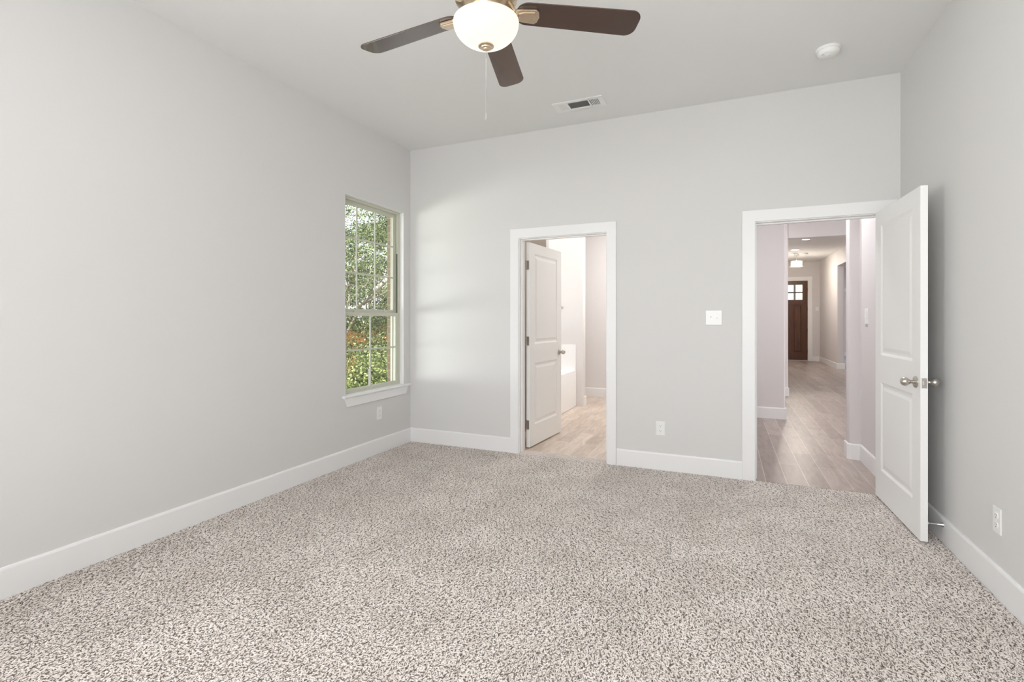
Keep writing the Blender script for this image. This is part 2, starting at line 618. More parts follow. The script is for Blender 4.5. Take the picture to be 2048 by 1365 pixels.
# ------------------------------------------------------------------ door casings with jambs
def casing(name, x0, x1, top, wl, wr, label, stop_y):
    root = thing(name, (0, 0, 0), label, 'door frame', kind='structure')
    lx, rx = x0 - wl, x1 + wr
    zt = top + 0.097
    ix0, ix1, iz = x0 - 0.006, x1 + 0.006, top + 0.006
    b = MB()
    ya, yb = YB - 0.018, YB
    for poly in ([(lx, -0.012), (ix0, -0.012), (ix0, iz), (lx, zt)], [(ix1, -0.012), (rx, -0.012), (rx, zt), (ix1, iz)], [(ix0, iz), (ix1, iz), (rx, zt), (lx, zt)]):
        b.prism(poly, 'y', ya, yb)
    b.build('casing', M['trim'], root, bevel=0.003)
    b = MB()      # the same on the far side
    ya, yb = YB2, YB2 + 0.016
    for poly in ([(lx, -0.012), (ix0, -0.012), (ix0, iz), (lx, zt)], [(ix1, -0.012), (rx, -0.012), (rx, zt), (ix1, iz)], [(ix0, iz), (ix1, iz), (rx, zt), (lx, zt)]):
        b.prism(poly, 'y', ya, yb)
    b.build('casing', M['trim'], root, bevel=0.003)
    b = MB()
    b.box(x0 - JT, x0, YB - 0.002, YB2 + 0.002, -0.02, top)
    b.box(x1, x1 + JT, YB - 0.002, YB2 + 0.002, -0.02, top)
    b.box(x0 - JT, x1 + JT, YB - 0.002, YB2 + 0.002, top, top + JT)
    b.build('jamb', M['trim'], root)
    b = MB()
    s = 0.011
    b.box(x0, x0 + s, stop_y, stop_y + 0.035, -0.012, top)
    b.box(x1 - s, x1, stop_y, stop_y + 0.035, -0.012, top)
    b.box(x0 + s, x1 - s, stop_y, stop_y + 0.035, top - s, top)
    b.build('door_stop_strip', M['trim'], root, bevel=0.002)
    return root


casing('trim_1', D1[0], D1[1], DH, 0.093, 0.088, 'white frame of the narrower bathroom doorway', YB + 0.035)
t2 = casing('trim_2', D2[0], D2[1], DH, 0.10, 0.093, 'white frame of the hallway doorway at right', YB + 0.05)
b = MB(); b.box(D2[0] - 0.001, D2[0] + 0.0012, YB + 0.004, YB + 0.034, 0.878, 0.942)
b.build('strike_plate', M['steel'], t2)['label'] = 'small dark metal strike plate'


# ------------------------------------------------------------------ two-panel doors
def panel_leaf(w, h, t, panels):
    """leaf in local coordinates: x across (0..w), y thickness (0..-t), z up; panels: (z0, z1) with stiles 0.118"""
    b = MB()
    st = 0.118
    bm = b.bm

    def q(pts):
        bm.faces.new([bm.verts.new(p) for p in pts])

    for y, sg in ((0.0, -1), (-t, 1)):
        q([(0, y, 0), (st, y, 0), (st, y, h), (0, y, h)])
        q([(w - st, y, 0), (w, y, 0), (w, y, h), (w - st, y, h)])
        z = 0
        for z0, z1 in panels + [(h, h)]:
            q([(st, y, z), (w - st, y, z), (w - st, y, z0), (st, y, z0)])
            z = z1
        for z0, z1 in panels:
            prev = None
            for ins, dep in ((0, 0), (0.007, 0.003), (0.017, 0.0075), (0.03, 0.0075), (0.054, 0.0025)):
                yy = y + sg * dep
                ring = [(st + ins, yy, z0 + ins), (w - st - ins, yy, z0 + ins), (w - st - ins, yy, z1 - ins), (st + ins, yy, z1 - ins)]
                if prev:
                    for i in range(4):
                        j = (i + 1) % 4
                        q([prev[i], prev[j], ring[j], ring[i]])
                prev = ring
            q(prev)
    q([(0, 0, 0), (0, -t, 0), (0, -t, h), (0, 0, h)])
    q([(w, 0, 0), (w, -t, 0), (w, -t, h), (w, 0, h)])
    q([(0, 0, 0), (w, 0, 0), (w, -t, 0), (0, -t, 0)])
    q([(0, 0, h), (w, 0, h), (w, -t, h), (0, -t, h)])
    return b


def knob_set(root, x, z, t):
    """egg knob and rose on both faces"""
    for y, sg in ((0, 1), (-t, -1)):
        prof = [(0.0, 0.078), (0.008, 0.0775), (0.016, 0.074), (0.0225, 0.066), (0.0255, 0.056), (0.0245, 0.047), (0.020, 0.038), (0.013, 0.031), (0.0105, 0.026), (0.0105, 0.012)]
        b = MB()
        b.lathe([(r, y + sg * hh) for r, hh in prof], (x, 0, z), 'y', 24)
        k = b.build('knob', M['nickel'], root, smooth=True)
        b = MB()
        b.lathe([(0.0, y), (0.033, y), (0.033, y + sg * 0.004), (0.029, y + sg * 0.0085), (0.016, y + sg * 0.011), (0.013, y + sg * 0.016), (0.0, y + sg * 0.016)], (x, 0, z), 'y', 32, cap=False)
        b.build('rose', M['nickel'], k, smooth=True)


def hinge(root, z, t, side):
    """knuckle barrel on the pivot side, with the leaf on the door edge"""
    b = MB()
    b.lathe([(0.0, z - 0.048), (0.0065, z - 0.046), (0.0065, z + 0.046), (0.0, z + 0.048)], (-0.004, side, 0), 'z', 12, cap=False)
    b.box(-0.002, 0.0, -t + 0.004, -0.004, z - 0.044, z + 0.044)
    b.build('hinge', M['nickel'], root, bevel=0.0)


PANELS = [(0.205, 0.825), (1.015, 1.925)]
# bathroom door: hinged on the left jamb, swung into the bathroom; its near edge shows
ang1 = math.atan2(5.374 - 4.556, -1.697 + 1.767)
d1 = thing('door_1', (-1.767, 4.556, 0.012), 'white two-panel door swung open into the bathroom', 'door', rotz=ang1, kind='structure')
LW, LH, LT = 0.815, 2.026, 0.035
# local +x runs from hinge to free edge; local -y is the room-facing (+X) side, so mirror the leaf
lf = panel_leaf(LW, LH, LT, PANELS)
lf.bm.transform(Matrix.Translation((0, LT, 0)))
lf.build('door_panel', M['door'], d1, bevel=0.0015)
kroot = d1
for y, sg in ((0, -1), (LT, 1)):
    prof = [(0.0, 0.074), (0.008, 0.0735), (0.016, 0.070), (0.0225, 0.063), (0.0255, 0.054), (0.0245, 0.046), (0.020, 0.038), (0.013, 0.031), (0.0105, 0.026), (0.0105, 0.012)]
    b = MB(); b.lathe([(r, y + sg * hh) for r, hh in prof], (LW - 0.065, 0, 0.90), 'y', 24)
    k = b.build('knob', M['nickel'], d1, smooth=True)
    b = MB(); b.lathe([(0.0, y), (0.033, y), (0.033, y + sg * 0.004), (0.029, y + sg * 0.0085), (0.016, y + sg * 0.011), (0.0, y + sg * 0.012)], (LW - 0.065, 0, 0.90), 'y', 32, cap=False)
    b.build('rose', M['nickel'], k, smooth=True)
b = MB(); b.box(LW, LW + 0.0012, 0.005, LT - 0.005, 0.87, 0.93)
b.build('latch_plate', M['nickel'], d1)
for z in (0.22, 1.05, 1.80):
    b = MB()
    b.lathe([(0.0, z - 0.05), (0.0065, z - 0.048), (0.0065, z + 0.048), (0.0, z + 0.05)], (-0.006, LT + 0.004, 0), 'z', 12, cap=False)
    b.box(-0.002, 0.0, 0.004, LT - 0.002, z - 0.045, z + 0.045)
    b.build('hinge', M['nickel'], d1)

# hallway door: hinged on the right jamb, swung into the bedroom towards the right wall
ang2 = math.atan2(3.51 - 4.327, 1.025 - 1.002)
d2 = thing('door_2', (1.002, 4.327, 0.012), 'white two-panel door standing open against the right wall', 'door', rotz=ang2, kind='structure')
# local +x: hinge -> free edge (towards the viewer); local -y faces -X; local +y faces the right wall
lf = panel_leaf(0.817, LH, LT, PANELS)
lf.bm.transform(Matrix.Translation((0, LT, 0)))
lf.build('door_panel', M['door'], d2, bevel=0.0015)
for y, sg in ((0, -1), (LT, 1)):
    prof = [(0.0, 0.076), (0.008, 0.0755), (0.016, 0.072), (0.0225, 0.065), (0.026, 0.055), (0.025, 0.046), (0.020, 0.037), (0.013, 0.030), (0.0105, 0.026), (0.0105, 0.012)]
    b = MB(); b.lathe([(r, y + sg * hh) for r, hh in prof], (0.752, 0, 0.90), 'y', 28)
    k = b.build('knob', M['nickel'], d2, smooth=True)
    b = MB(); b.lathe([(0.0, y), (0.034, y), (0.034, y + sg * 0.004), (0.030, y + sg * 0.0085), (0.016, y + sg * 0.011), (0.0, y + sg * 0.012)], (0.752, 0, 0.90), 'y', 36, cap=False)
    b.build('rose', M['nickel'], k, smooth=True)
b = MB(); b.box(0.817, 0.8185, 0.005, LT - 0.005, 0.871, 0.929)
lp = b.build('latch_plate', M['nickel'], d2, bevel=0.0006)
b = MB(); b.prism([(0.011, 0.888), (0.024, 0.888), (0.024, 0.912), (0.011, 0.912)], 'x', 0.8185, 0.826)
b.build('latch_bolt', M['steel'], lp, bevel=0.002)
for z in (0.22, 1.05, 1.80):
    b = MB()
    b.lathe([(0.0, z - 0.05), (0.0065, z - 0.048), (0.0065, z + 0.048), (0.0, z + 0.05)], (-0.006, LT + 0.004, 0), 'z', 12, cap=False)
    b.box(-0.002, 0.0, 0.004, LT - 0.002, z - 0.045, z + 0.045)
    b.build('hinge', M['nickel'], d2)

# ------------------------------------------------------------------ window
wn1 = thing('window_1', (0, 0, 0), 'tall double-hung window with muntins and white sill in the left wall', 'window', kind='structure')
XI, XO = -3.085, -3.148     # unit depth
fy0, fy1, fz0, fz1 = WY0 + 0.0, WY1, 0.612, 2.372
b = MB()
fw = 0.032
b.box(XO, XI, fy0, fy0 + fw, fz0, fz1)
b.box(XO, XI, fy1 - fw, fy1, fz0, fz1)
b.box(XO, XI, fy0 + fw, fy1 - fw, fz1 - 0.022, fz1)
b.box(XO, XI - 0.0, fy0 + fw, fy1 - fw, fz0 - 0.01, fz0 + 0.014)
b.box(XI - 0.028, XI - 0.020, fy1 - fw - 0.006, fy1 - fw, 1.95, fz1 - 0.022)      # balance cover
b.box(-3.178, -3.1525, fy1 - 0.036, fy1 - 0.0265, fz0, fz1 - 0.01); b.box(-3.20, -3.1525, fy0 + 0.0205, fy0 + 0.038, fz0, fz1 - 0.01)
b.build('window_frame', M['vinyl'], wn1, bevel=0.0015)
b = MB()
b.box(XI - 0.022, XI - 0.008, fy1 - fw - 0.004, fy1 - fw - 0.0005, 1.34, 1.95)
b.build('balance_track', M['track'], wn1)['label'] = 'dark slot of the sash track'


def sash(name, x0, x1, ya, yb, za, zb, stile, rail_b, rail_t, vs, hs, lab):
    b = MB()
    b.box(x0, x1, ya, ya + stile, za, zb)
    b.box(x0, x1, yb - stile, yb, za, zb)
    b.box(x0, x1, ya + stile, yb - stile, za, za + rail_b)
    b.box(x0, x1, ya + stile, yb - stile, zb - rail_t, zb)
    s = b.build(name, M['vinyl'], wn1, bevel=0.0015)
    s['label'] = lab
    xm = (x0 + x1) / 2
    b = MB()
    b.box(xm - 0.003, xm + 0.003, ya + stile - 0.003, yb - stile + 0.003, za + rail_b - 0.003, zb - rail_t + 0.003)
    b.build('pane', M['glass'], s)
    b = MB()
    mw = 0.008
    for y in vs:
        b.box(xm + 0.0032, xm + 0.010, y - mw, y + mw, za + rail_b, zb - rail_t)
    for z in hs:
        yy = [ya + stile] + [v for y in vs for v in (y - mw, y + mw)] + [yb - stile]
        for k in range(0, len(yy), 2):
            b.box(xm + 0.0032, xm + 0.010, yy[k], yy[k + 1], z - mw, z + mw)
    b.build('muntin', M['vinyl'], s)
    return s


sash('upper_sash', -3.140, -3.116, fy0 + fw, fy1 - fw + 0.001, 1.335, 2.352, 0.045, 0.036, 0.036, (3.637, 3.896), (2.018, 1.700), 'upper sash divided into nine panes')
lo = sash('lower_sash', -3.113, -3.089, fy0 + fw, fy1 - fw + 0.001, 0.624, 1.342, 0.040, 0.026, 0.034, (3.795,), (0.995,), 'lower sash divided into four panes')
for y in (3.60, 4.03):
    b = MB(); b.box(-3.112, -3.094, y - 0.028, y + 0.028, 1.342, 1.350); b.lathe([(0.012, 1.350), (0.012, 1.358), (0.0, 1.360)], (-3.103, y, 0), 'z', 16)
    b.build('sash_lock', M['vinyl'], wn1, bevel=0.001)
# white liner of the opening, stool and apron
b = MB()
b.box(XI, XL + 0.001, WY1 - 0.002, WY1 + 0.001, 0.612, WZ1)
b.box(XI, XL + 0.001, WY0 - 0.001, WY0 + 0.002, 0.612, WZ1)
b.box(XI, XL + 0.001, WY0, WY1, WZ1 - 0.002, WZ1 + 0.001)
b.build('opening_liner', M['trim'], wn1)
b = MB()
b.prism([(XI - 0.01, 0.5975), (XL + 0.0005, 0.5975), (XL + 0.0005, 0.610), (XI - 0.01, 0.612)], 'y', WY0 + 0.001, WY1 - 0.001)
b.prism([(XL + 0.0005, 0.588), (XL + 0.028, 0.588), (XL + 0.033, 0.594), (XL + 0.033, 0.604), (XL + 0.028, 0.610), (XL + 0.0005, 0.610)], 'y', WY0 - 0.035, WY1 + 0.082)
b.build('window_sill', M['trim'], wn1)
b = MB()
b.prism([(3.376, 0.588), (4.310, 0.588), (4.276, 0.508), (3.412, 0.508)], 'x', XL + 0.0005, XL + 0.016)
b.build('apron', M['trim'], wn1, bevel=0.002)

# ------------------------------------------------------------------ carpet pile: bent yarn tufts
def carpet():
    rng = np.random.default_rng(3)
    x0, x1, y0, y1 = XL + 0.016, XR - 0.016, 0.35, YB - 0.018
    sp = 0.0078
    nx, ny = int((x1 - x0) / sp), int((y1 - y0) / sp)
    gx, gy = np.meshgrid(np.arange(nx), np.arange(ny))
    px = x0 + (gx.ravel() + rng.uniform(-0.45, 0.45, nx * ny) + 0.5) * sp
    py = y0 + (gy.ravel() + rng.uniform(-0.45, 0.45, nx * ny) + 0.5) * sp
    # strips under the two doorways
    for dx, ye in ((D1, YB + 0.115), (D2, YB - 0.004)):
        mx = int((dx[1] - dx[0]) / sp)
        my = max(1, int((ye - y1) / sp))
        ax, ay = np.meshgrid(np.arange(mx), np.arange(my))
        px = np.concatenate([px, dx[0] + 0.004 + (ax.ravel() + rng.uniform(-0.4, 0.4, mx * my) + 0.5) * sp])
        py = np.concatenate([py, y1 + (ay.ravel() + rng.uniform(-0.4, 0.4, mx * my) + 0.5) * sp])
    # a second, thinner population of dark flecked yarn rides on the pale pile
    sd = 0.0168
    qx, qy = int((x1 - x0) / sd), int((y1 - y0) / sd)
    hx, hy = np.meshgrid(np.arange(qx), np.arange(qy))
    dx_ = x0 + (hx.ravel() + rng.uniform(-0.5, 0.5, qx * qy) + 0.5) * sd
    dy_ = y0 + (hy.ravel() + rng.uniform(-0.5, 0.5, qx * qy) + 0.5) * sd
    npale = len(px)
    px = np.concatenate([px, dx_])
    py = np.concatenate([py, dy_])
    n = len(px)
    dark = np.arange(n) >= npale
    # lean direction drifts over the floor (brushed pile) with scatter
    drift = 1.75 + 0.8 * np.sin(px * 1.3 + 0.5 * py) + 0.7 * np.cos(py * 1.7 - 0.6 * px)
    th = drift + rng.normal(0, 0.6, n)
    curl = rng.normal(0, 1.2, n)
    ln = np.where(dark, rng.uniform(0.008, 0.019, n), rng.uniform(0.012, 0.019, n))
    ht = np.where(dark, rng.uniform(0.0078, 0.0092, n), rng.uniform(0.0062, 0.0082, n))
    rad = np.where(dark, rng.uniform(0.0011, 0.0020, n), rng.uniform(0.0034, 0.0046, n))
    radv = np.where(dark, rad * 0.8, 0.0014)
    ts = np.array([0.0, 0.35, 0.7, 1.0])
    V = np.zeros((n, 4, 3, 3), np.float32)
    x = px.copy(); y = py.copy()
    prev = 0.0
    for k, t in enumerate(ts):
        a = th + curl * t
        step = (t - prev) * ln
        prev = t
        x = x + np.cos(a) * step
        y = y + np.sin(a) * step
        x = np.clip(x, x0, x1)
        z = -0.0065 + 0.55 * ht * (1 - (1 - t) ** 3) + np.where(dark, 0.0004, 0.0)
        r = rad * (1.0, 1.1, 1.0, 0.55)[k]
        for j in range(3):
            ph = PI / 2 + 2 * PI * j / 3
            lat = np.cos(ph) * r
            V[:, k, j, 0] = x - np.sin(a) * lat
            V[:, k, j, 1] = y + np.cos(a) * lat
            V[:, k, j, 2] = z + np.sin(ph) * radv * (1.0, 1.1, 1.0, 0.55)[k]
    V = V.reshape(-1, 3)
    base = (np.arange(n) * 12)[:, None]
    quads = []
    for k in range(3):
        for j in range(3):
            j2 = (j + 1) % 3
            quads.append([k * 3 + j, k * 3 + j2, k * 3 + 3 + j2, k * 3 + 3 + j])
    Q = (base[:, :, None] + np.array(quads)[None]).reshape(-1, 4)
    T = (base + np.array([[9, 10, 11]])).reshape(-1, 3)
    me = bpy.data.meshes.new('carpet')
    nq, ntri = len(Q), len(T)
    me.vertices.add(len(V))
    me.vertices.foreach_set('co', V.ravel())
    me.loops.add(nq * 4 + ntri * 3)
    me.loops.foreach_set('vertex_index', np.concatenate([Q.ravel(), T.ravel()]).astype(np.int32))
    me.polygons.add(nq + ntri)
    ls = np.concatenate([np.arange(nq) * 4, nq * 4 + np.arange(ntri) * 3]).astype(np.int32)
    me.polygons.foreach_set('loop_start', ls)
    me.update(calc_edges=True)
    me.materials.append(M['carpet'])
    me.polygons.foreach_set('use_smooth', np.ones(nq + ntri, bool))
    me.materials.append(M['carpet_fleck'])
    me.polygons.foreach_set('material_index', np.concatenate([np.repeat(dark, 9), dark]).astype(np.int32))
    o = bpy.data.objects.new('carpet', me)
    C.objects.link(o)
    tag(o, 'flecked beige frieze carpet covering the whole bedroom floor', 'carpet', kind='stuff')


carpet()

# ------------------------------------------------------------------ ceiling fan
fan = thing('ceiling_fan', (-0.916, 1.860, H), 'five-blade ceiling fan with dark blades and lit frosted bowl', 'ceiling fan')
FB = 2.568 - H            # blade plane
b = MB(); b.lathe([(0.0, 0.0), (0.07, 0.0), (0.07, -0.02), (0.055, -0.05), (0.02, -0.062), (0.0, -0.062)], seg=40, cap=False)
b.build('canopy', M['bronze'], fan, smooth=True)
b = MB(); b.lathe([(0.0125, -0.06), (0.0125, -0.30)], seg=20)
b.build('downrod', M['bronze'], fan, smooth=True)
b = MB(); b.lathe([(0.0, -0.285), (0.03, -0.285), (0.05, -0.30), (0.112, -0.325), (0.133, -0.345), (0.133, -0.40), (0.126, -0.408), (0.133, -0.416), (0.130, -0.44),
                   (0.095, -0.462), (0.07, -0.475), (0.062, -0.485), (0.062, -0.515), (0.085, -0.522), (0.128, -0.526), (0.131, -0.533), (0.0, -0.533)], seg=56, cap=False)
b.build('motor_housing', M['bronze'], fan, smooth=True)
# lit bowl: open dish
bz = 2.515 - H
prof = []
for k in range(13):
    a = PI / 2 * k / 12
    prof.append((0.137 * math.cos(a) if k < 12 else 0.0, bz - 0.098 * math.sin(a)))
prof = [(0.130, bz + 0.006), (0.136, bz + 0.004)] + prof
b = MB(); b.lathe(prof, seg=64, cap=False)
bowl = b.build('light_bowl', M['bowl'], fan, smooth=True)
bowl['label'] = 'glowing frosted glass bowl'
b = MB(); b.lathe([(0.0, bz - 0.090), (0.030, bz - 0.091), (0.033, bz - 0.096), (0.033, bz - 0.099), (0.028, bz - 0.103), (0.024, bz - 0.1035), (0.022, bz - 0.107), (0.013, bz - 0.108), (0.011, bz - 0.112), (0.005, bz - 0.116), (0.0, bz - 0.117)], seg=32, cap=False)
b.build('finial', M['bronze'], bowl, smooth=True)
b = MB()
z = bz - 0.112
zend = 2.105 - H
while z > zend + 0.02:      # bead chain
    b.lathe([(0.0, z), (0.0015, z - 0.0006), (0.0022, z - 0.0022), (0.0015, z - 0.0038), (0.0007, z - 0.0046)], seg=6, cap=False)
    z -= 0.0046
b.lathe([(0.0006, bz - 0.110), (0.0004, zend)], seg=5)
b.lathe([(0.0, zend + 0.032), (0.002, zend + 0.031), (0.0032, zend + 0.012), (0.0024, zend + 0.002), (0.0, zend)], seg=10, cap=False)
b.lathe([(0.0, zend + 0.17), (0.0028, zend + 0.168), (0.0028, zend + 0.158), (0.0, zend + 0.156)], seg=8, cap=False)
b.build('pull_chain', M['chrome'], fan, smooth=True)


def blade_mesh(m4):
    b = MB()
    r0, r1, w0, w1, t = 0.125, 0.665, 0.058, 0.068, 0.006
    out = []
    n = 10
    for k in range(n + 1):       # rounded root
        a = PI / 2 + PI * k / n
        out.append((r0 + 0.05 + 0.05 * math.cos(a), w0 * math.sin(a)))
    cr = 0.045
    for k in range(n + 1):       # rounded tip corners
        a = -PI / 2 + PI / 2 * k / n
        out.append((r1 - cr + cr * math.cos(a), -w1 + cr + cr * math.sin(a)))
    for k in range(1, 6):
        s = k / 6
        out.append((r1 + 0.0 * s, -w1 + cr + (2 * w1 - 2 * cr) * s))
    for k in range(n + 1):
        a = PI / 2 * k / n
        out.append((r1 - cr + cr * math.cos(a), w1 - cr + cr * math.sin(a)))
    b.prism(out, 'z', -t / 2, t / 2)
    b.bm.transform(m4)
    return b


def iron_mesh(m4):
    b = MB()
    plate = [(0.120, -0.022), (0.150, -0.032), (0.208, -0.037), (0.220, -0.026), (0.226, 0.0), (0.220, 0.026), (0.208, 0.037), (0.150, 0.032), (0.120, 0.022)]
    b.prism(plate, 'z', -0.014, -0.003)
    inner = [(0.135, -0.014), (0.155, -0.022), (0.202, -0.027), (0.211, 0.0), (0.202, 0.027), (0.155, 0.022), (0.135, 0.014)]
    b.prism(inner, 'z', -0.018, -0.013)
    b.tube([(0.085, 0, 0.055), (0.105, 0, 0.035), (0.118, 0, 0.006), (0.15, 0, -0.008)], [0.016, 0.014, 0.013, 0.014], 10)
    b.bm.transform(m4)
    return b


# blade azimuths: 0.146 rad in camera axes -> world
for k in range(5):
    a = 0.146 + k * R(72)
    wa = a + YAW
    mt = Matrix.Translation((0, 0, FB)) @ Matrix.Rotation(wa, 4, 'Z') @ Matrix.Rotation(R(-12), 4, 'X')
    bl = blade_mesh(mt).build('blade', M['blade'], fan, bevel=0.0015)
    iron_mesh(mt).build('blade_iron', M['bronze'], bl, bevel=0.002)

light('fan_bulb', 'POINT', (-0.916, 1.860, 2.50), 20, (1.0, 0.84, 0.62), radius=0.03)

# ------------------------------------------------------------------ ceiling vent, smoke alarm
vent = thing('air_vent', (-1.10, 3.965, H), 'white three-section supply vent in the ceiling near the far wall', 'vent')
b = MB()
hw, hd = 0.209, 0.092
secs = [(-0.170, -0.096, 'l'), (-0.083, 0.083, 'm'), (0.097, 0.172, 'r')]
xs = [-hw, -0.170, -0.096, -0.083, 0.083, 0.097, 0.172, hw]
for i in range(0, 7, 2):
    b.box(xs[i], xs[i + 1], -hd, hd, -0.008, 0.0)
for x0, x1, _ in secs:
    b.box(x0, x1, -hd, -0.058, -0.008, 0.0)
    b.box(x0, x1, 0.058, hd, -0.008, 0.0)
b.build('vent_frame', M['plastic'], vent, bevel=0.002)
b = MB(); b.box(-0.172, 0.174, -0.06, 0.06, -0.0012, -0.0004)  # dark sheet painting in the duct's shade behind the slats
b.build('duct_shade', M['vent_dark'], vent)
b = MB()
for k in range(7):
    x = -0.169 + k * 0.0105
    b.prism([(x, -0.0075), (x + 0.0088, -0.0075), (x + 0.0098, -0.0015), (x + 0.001, -0.0015)], 'y', -0.058, 0.058)
b.build('louver', M['plastic'], vent)
b = MB()
for k in range(13):
    y = -0.057 + k * 0.0088
    b.prism([(y, -0.006), (y + 0.0078, -0.003), (y + 0.0078, -0.002), (y, -0.005)], 'x', -0.083, 0.083)
b.build('louver', M['vent_grille'], vent)['label'] = 'grey fine slats of the middle section'
b = MB()
for k in range(6):
    x = 0.1035 + k * 0.0125
    b.box(x, x + 0.0060, -0.058, 0.058, -0.0075, -0.0013)
b.build('louver', M['plastic'], vent)

sm = thing('smoke_detector', (0.623, 3.80, H), 'round white smoke alarm on the ceiling near the right wall', 'smoke detector')
b = MB(); b.lathe([(0.0, 0.0), (0.071, 0.0), (0.071, -0.012), (0.067, -0.016), (0.0, -0.016)], seg=40, cap=False)
b.build('mounting_base', M['plastic'], sm, smooth=True)
b = MB(); b.lathe([(0.0, -0.016), (0.064, -0.016), (0.066, -0.022), (0.060, -0.038), (0.050, -0.045), (0.02, -0.049), (0.0, -0.049)], seg=40, cap=False)
b.build('sensor_cover', M['plastic'], sm, smooth=True)
b = MB(); b.lathe([(0.0, -0.047), (0.014, -0.047), (0.014, -0.052), (0.0, -0.053)], (0.0, -0.012, 0), seg=20, cap=False)
b.build('test_button', M['plastic'], sm, smooth=True)
b = MB(); b.box(-0.040, -0.026, -0.030, -0.026, -0.0475, -0.044)
b.build('indicator_slot', M['vent_grille'], sm)


# ------------------------------------------------------------------ electrical plates
def outlet(loc, rotz, label):
    """plate in the local XZ plane, front towards local -Y"""
    t = thing('wall_outlet', loc, label, 'outlet', rotz=rotz, group='duplex outlets low on the bedroom walls')
    b = MB(); b.box(-0.037, 0.037, -0.006, 0.0, -0.060, 0.060)
    b.build('cover_plate', M['plastic'], t, bevel=0.003)
    for z in (-0.0215, 0.0215):
        b = MB(); b.prism([(0.017 * math.cos(a), z + max(-0.0135, min(0.0135, 0.017 * math.sin(a)))) for a in [2 * PI * k / 28 for k in range(28)]], 'y', -0.0085, -0.005)
        s = b.build('socket', M['plastic'], t)
        b = MB()
        b.box(-0.0078, -0.0056, -0.0088, -0.0084, z - 0.002, z + 0.0065)
        b.box(0.0056, 0.0078, -0.0088, -0.0084, z - 0.001, z + 0.0055)
        b.prism([(0.0028 * math.cos(a), z - 0.0085 + 0.0028 * math.sin(a)) for a in [2 * PI * k / 12 for k in range(12)]], 'y', -0.0088, -0.0084)
        b.build('slot', M['slot'], s)
    b = MB(); b.lathe([(0.0, -0.0075), (0.003, -0.007), (0.003, -0.005)], (0, 0, 0), 'y', 10, cap=False)
    b.build('screw', M['plastic'], t)
    return t


ow = outlet((-0.501, YB, 0.350), 0, 'white outlet on the far wall between the two doorways')
ol = dup(ow, (XL, 3.857, 0.378), PI / 2)
ol['label'] = 'white outlet on the left wall under the window sill'
orr = dup(ow, (XR, 2.988, 0.347), -PI / 2)
orr['label'] = 'white outlet on the right wall near the picture edge'

sw = thing('light_switch', (-0.081, YB, 1.290), 'double white toggle switch plate beside the hallway doorway', 'light switch')
b = MB(); b.box(-0.0615, 0.0615, -0.006, 0.0, -0.060, 0.060)
b.build('cover_plate', M['plastic'], sw, bevel=0.003)
for x, dz in ((-0.023, 0.006), (0.023, -0.006)):
    b = MB(); b.prism([(-0.006, dz - 0.006), (-0.018, dz - 0.002 + dz * 0.8), (-0.018, dz + 0.004 + dz * 0.8), (-0.006, dz + 0.006)], 'x', x - 0.0045, x + 0.0045)
    b.build('toggle', M['plastic'], sw, bevel=0.001)
    for z in (-0.03, 0.03):
        b = MB(); b.lathe([(0.0, -0.0075), (0.003, -0.007), (0.003, -0.005)], (x, 0, z), 'y', 10, cap=False)
        b.build('screw', M['plastic'], sw)

ds = thing('door_stop', (XR - 0.014, 3.573, 0.100), 'small chrome rod door stop on the right baseboard behind the door', 'door stop')
b = MB(); b.lathe([(0.0, 0.001), (0.014, 0.0), (0.013, -0.004), (0.0085, -0.014), (0.006, -0.03), (0.0045, -0.055), (0.004, -0.068)], axis='x', seg=24)
b.build('rod', M['chrome'], ds, smooth=True)
b = MB(); b.lathe([(0.004, -0.066), (0.0075, -0.067), (0.0075, -0.079), (0.005, -0.082), (0.0, -0.082)], axis='x', seg=20)
b.build('rubber_tip', M['plastic'], ds, smooth=True)['label'] = 'white rubber tip'

# ------------------------------------------------------------------ bathroom beyond the first doorway
FZ = -0.004
b = MB(); b.box(-3.1, -0.44, YB + 0.06, 8.25, -0.16, FZ)
struct(b.build('floor_bathroom', M['plank_lit']), 'wood-look plank tile floor of the bathroom, strong light put into its colour', 'floor')
b = MB(); wall_x(b, -3.24, -2.80, YB2, 8.3, -0.6, H, [(5.75, 6.95, 1.1, 2.4)])  # hole added to let the tub fill through
struct(b.build('wall_bathroom_left', M['bath_wall']), 'bathroom outer wall beside the tub', 'wall')
b = MB(); wall_x(b, -0.50, -0.38, YB2, 8.1, -0.16, H)
struct(b.build('wall_bathroom_right', M['bath_wall']), 'wall dividing bathroom from hallway', 'wall')
b = MB(); wall_y(b, 8.10, 8.25, -2.80, -0.38, -0.16, H)
struct(b.build('wall_bathroom_back', M['bath_wall']), 'pale pinkish wall at the far end of the bathroom', 'wall')
b = MB(); b.box(-2.80, -1.905, 7.10, 7.22, -0.16, H)
struct(b.build('wall_tub_end', M['bath_wall'], bevel=0.012), 'white wing wall at the far end of the bathtub', 'wall')
b = MB(); b.box(-2.80, -1.915, 5.47, 5.59, -0.16, H)
struct(b.build('wall_tub_front', M['bath_wall'], bevel=0.012), 'wing wall at the near end of the bathtub above the door', 'wall')
b = MB(); base_run(b, [(-0.5, 8.1), (-2.8, 8.1)])
struct(b.build('baseboard_bathroom', M['trim']), 'white baseboard on the far bathroom wall', 'baseboard')
b = MB(); base_run(b, [(-2.8, 7.22), (-1.905, 7.22), (-1.905, 7.105)][1:])
struct(b.build('baseboard_tub', M['trim']), 'white baseboard stub at the end of the tub wing wall', 'baseboard')

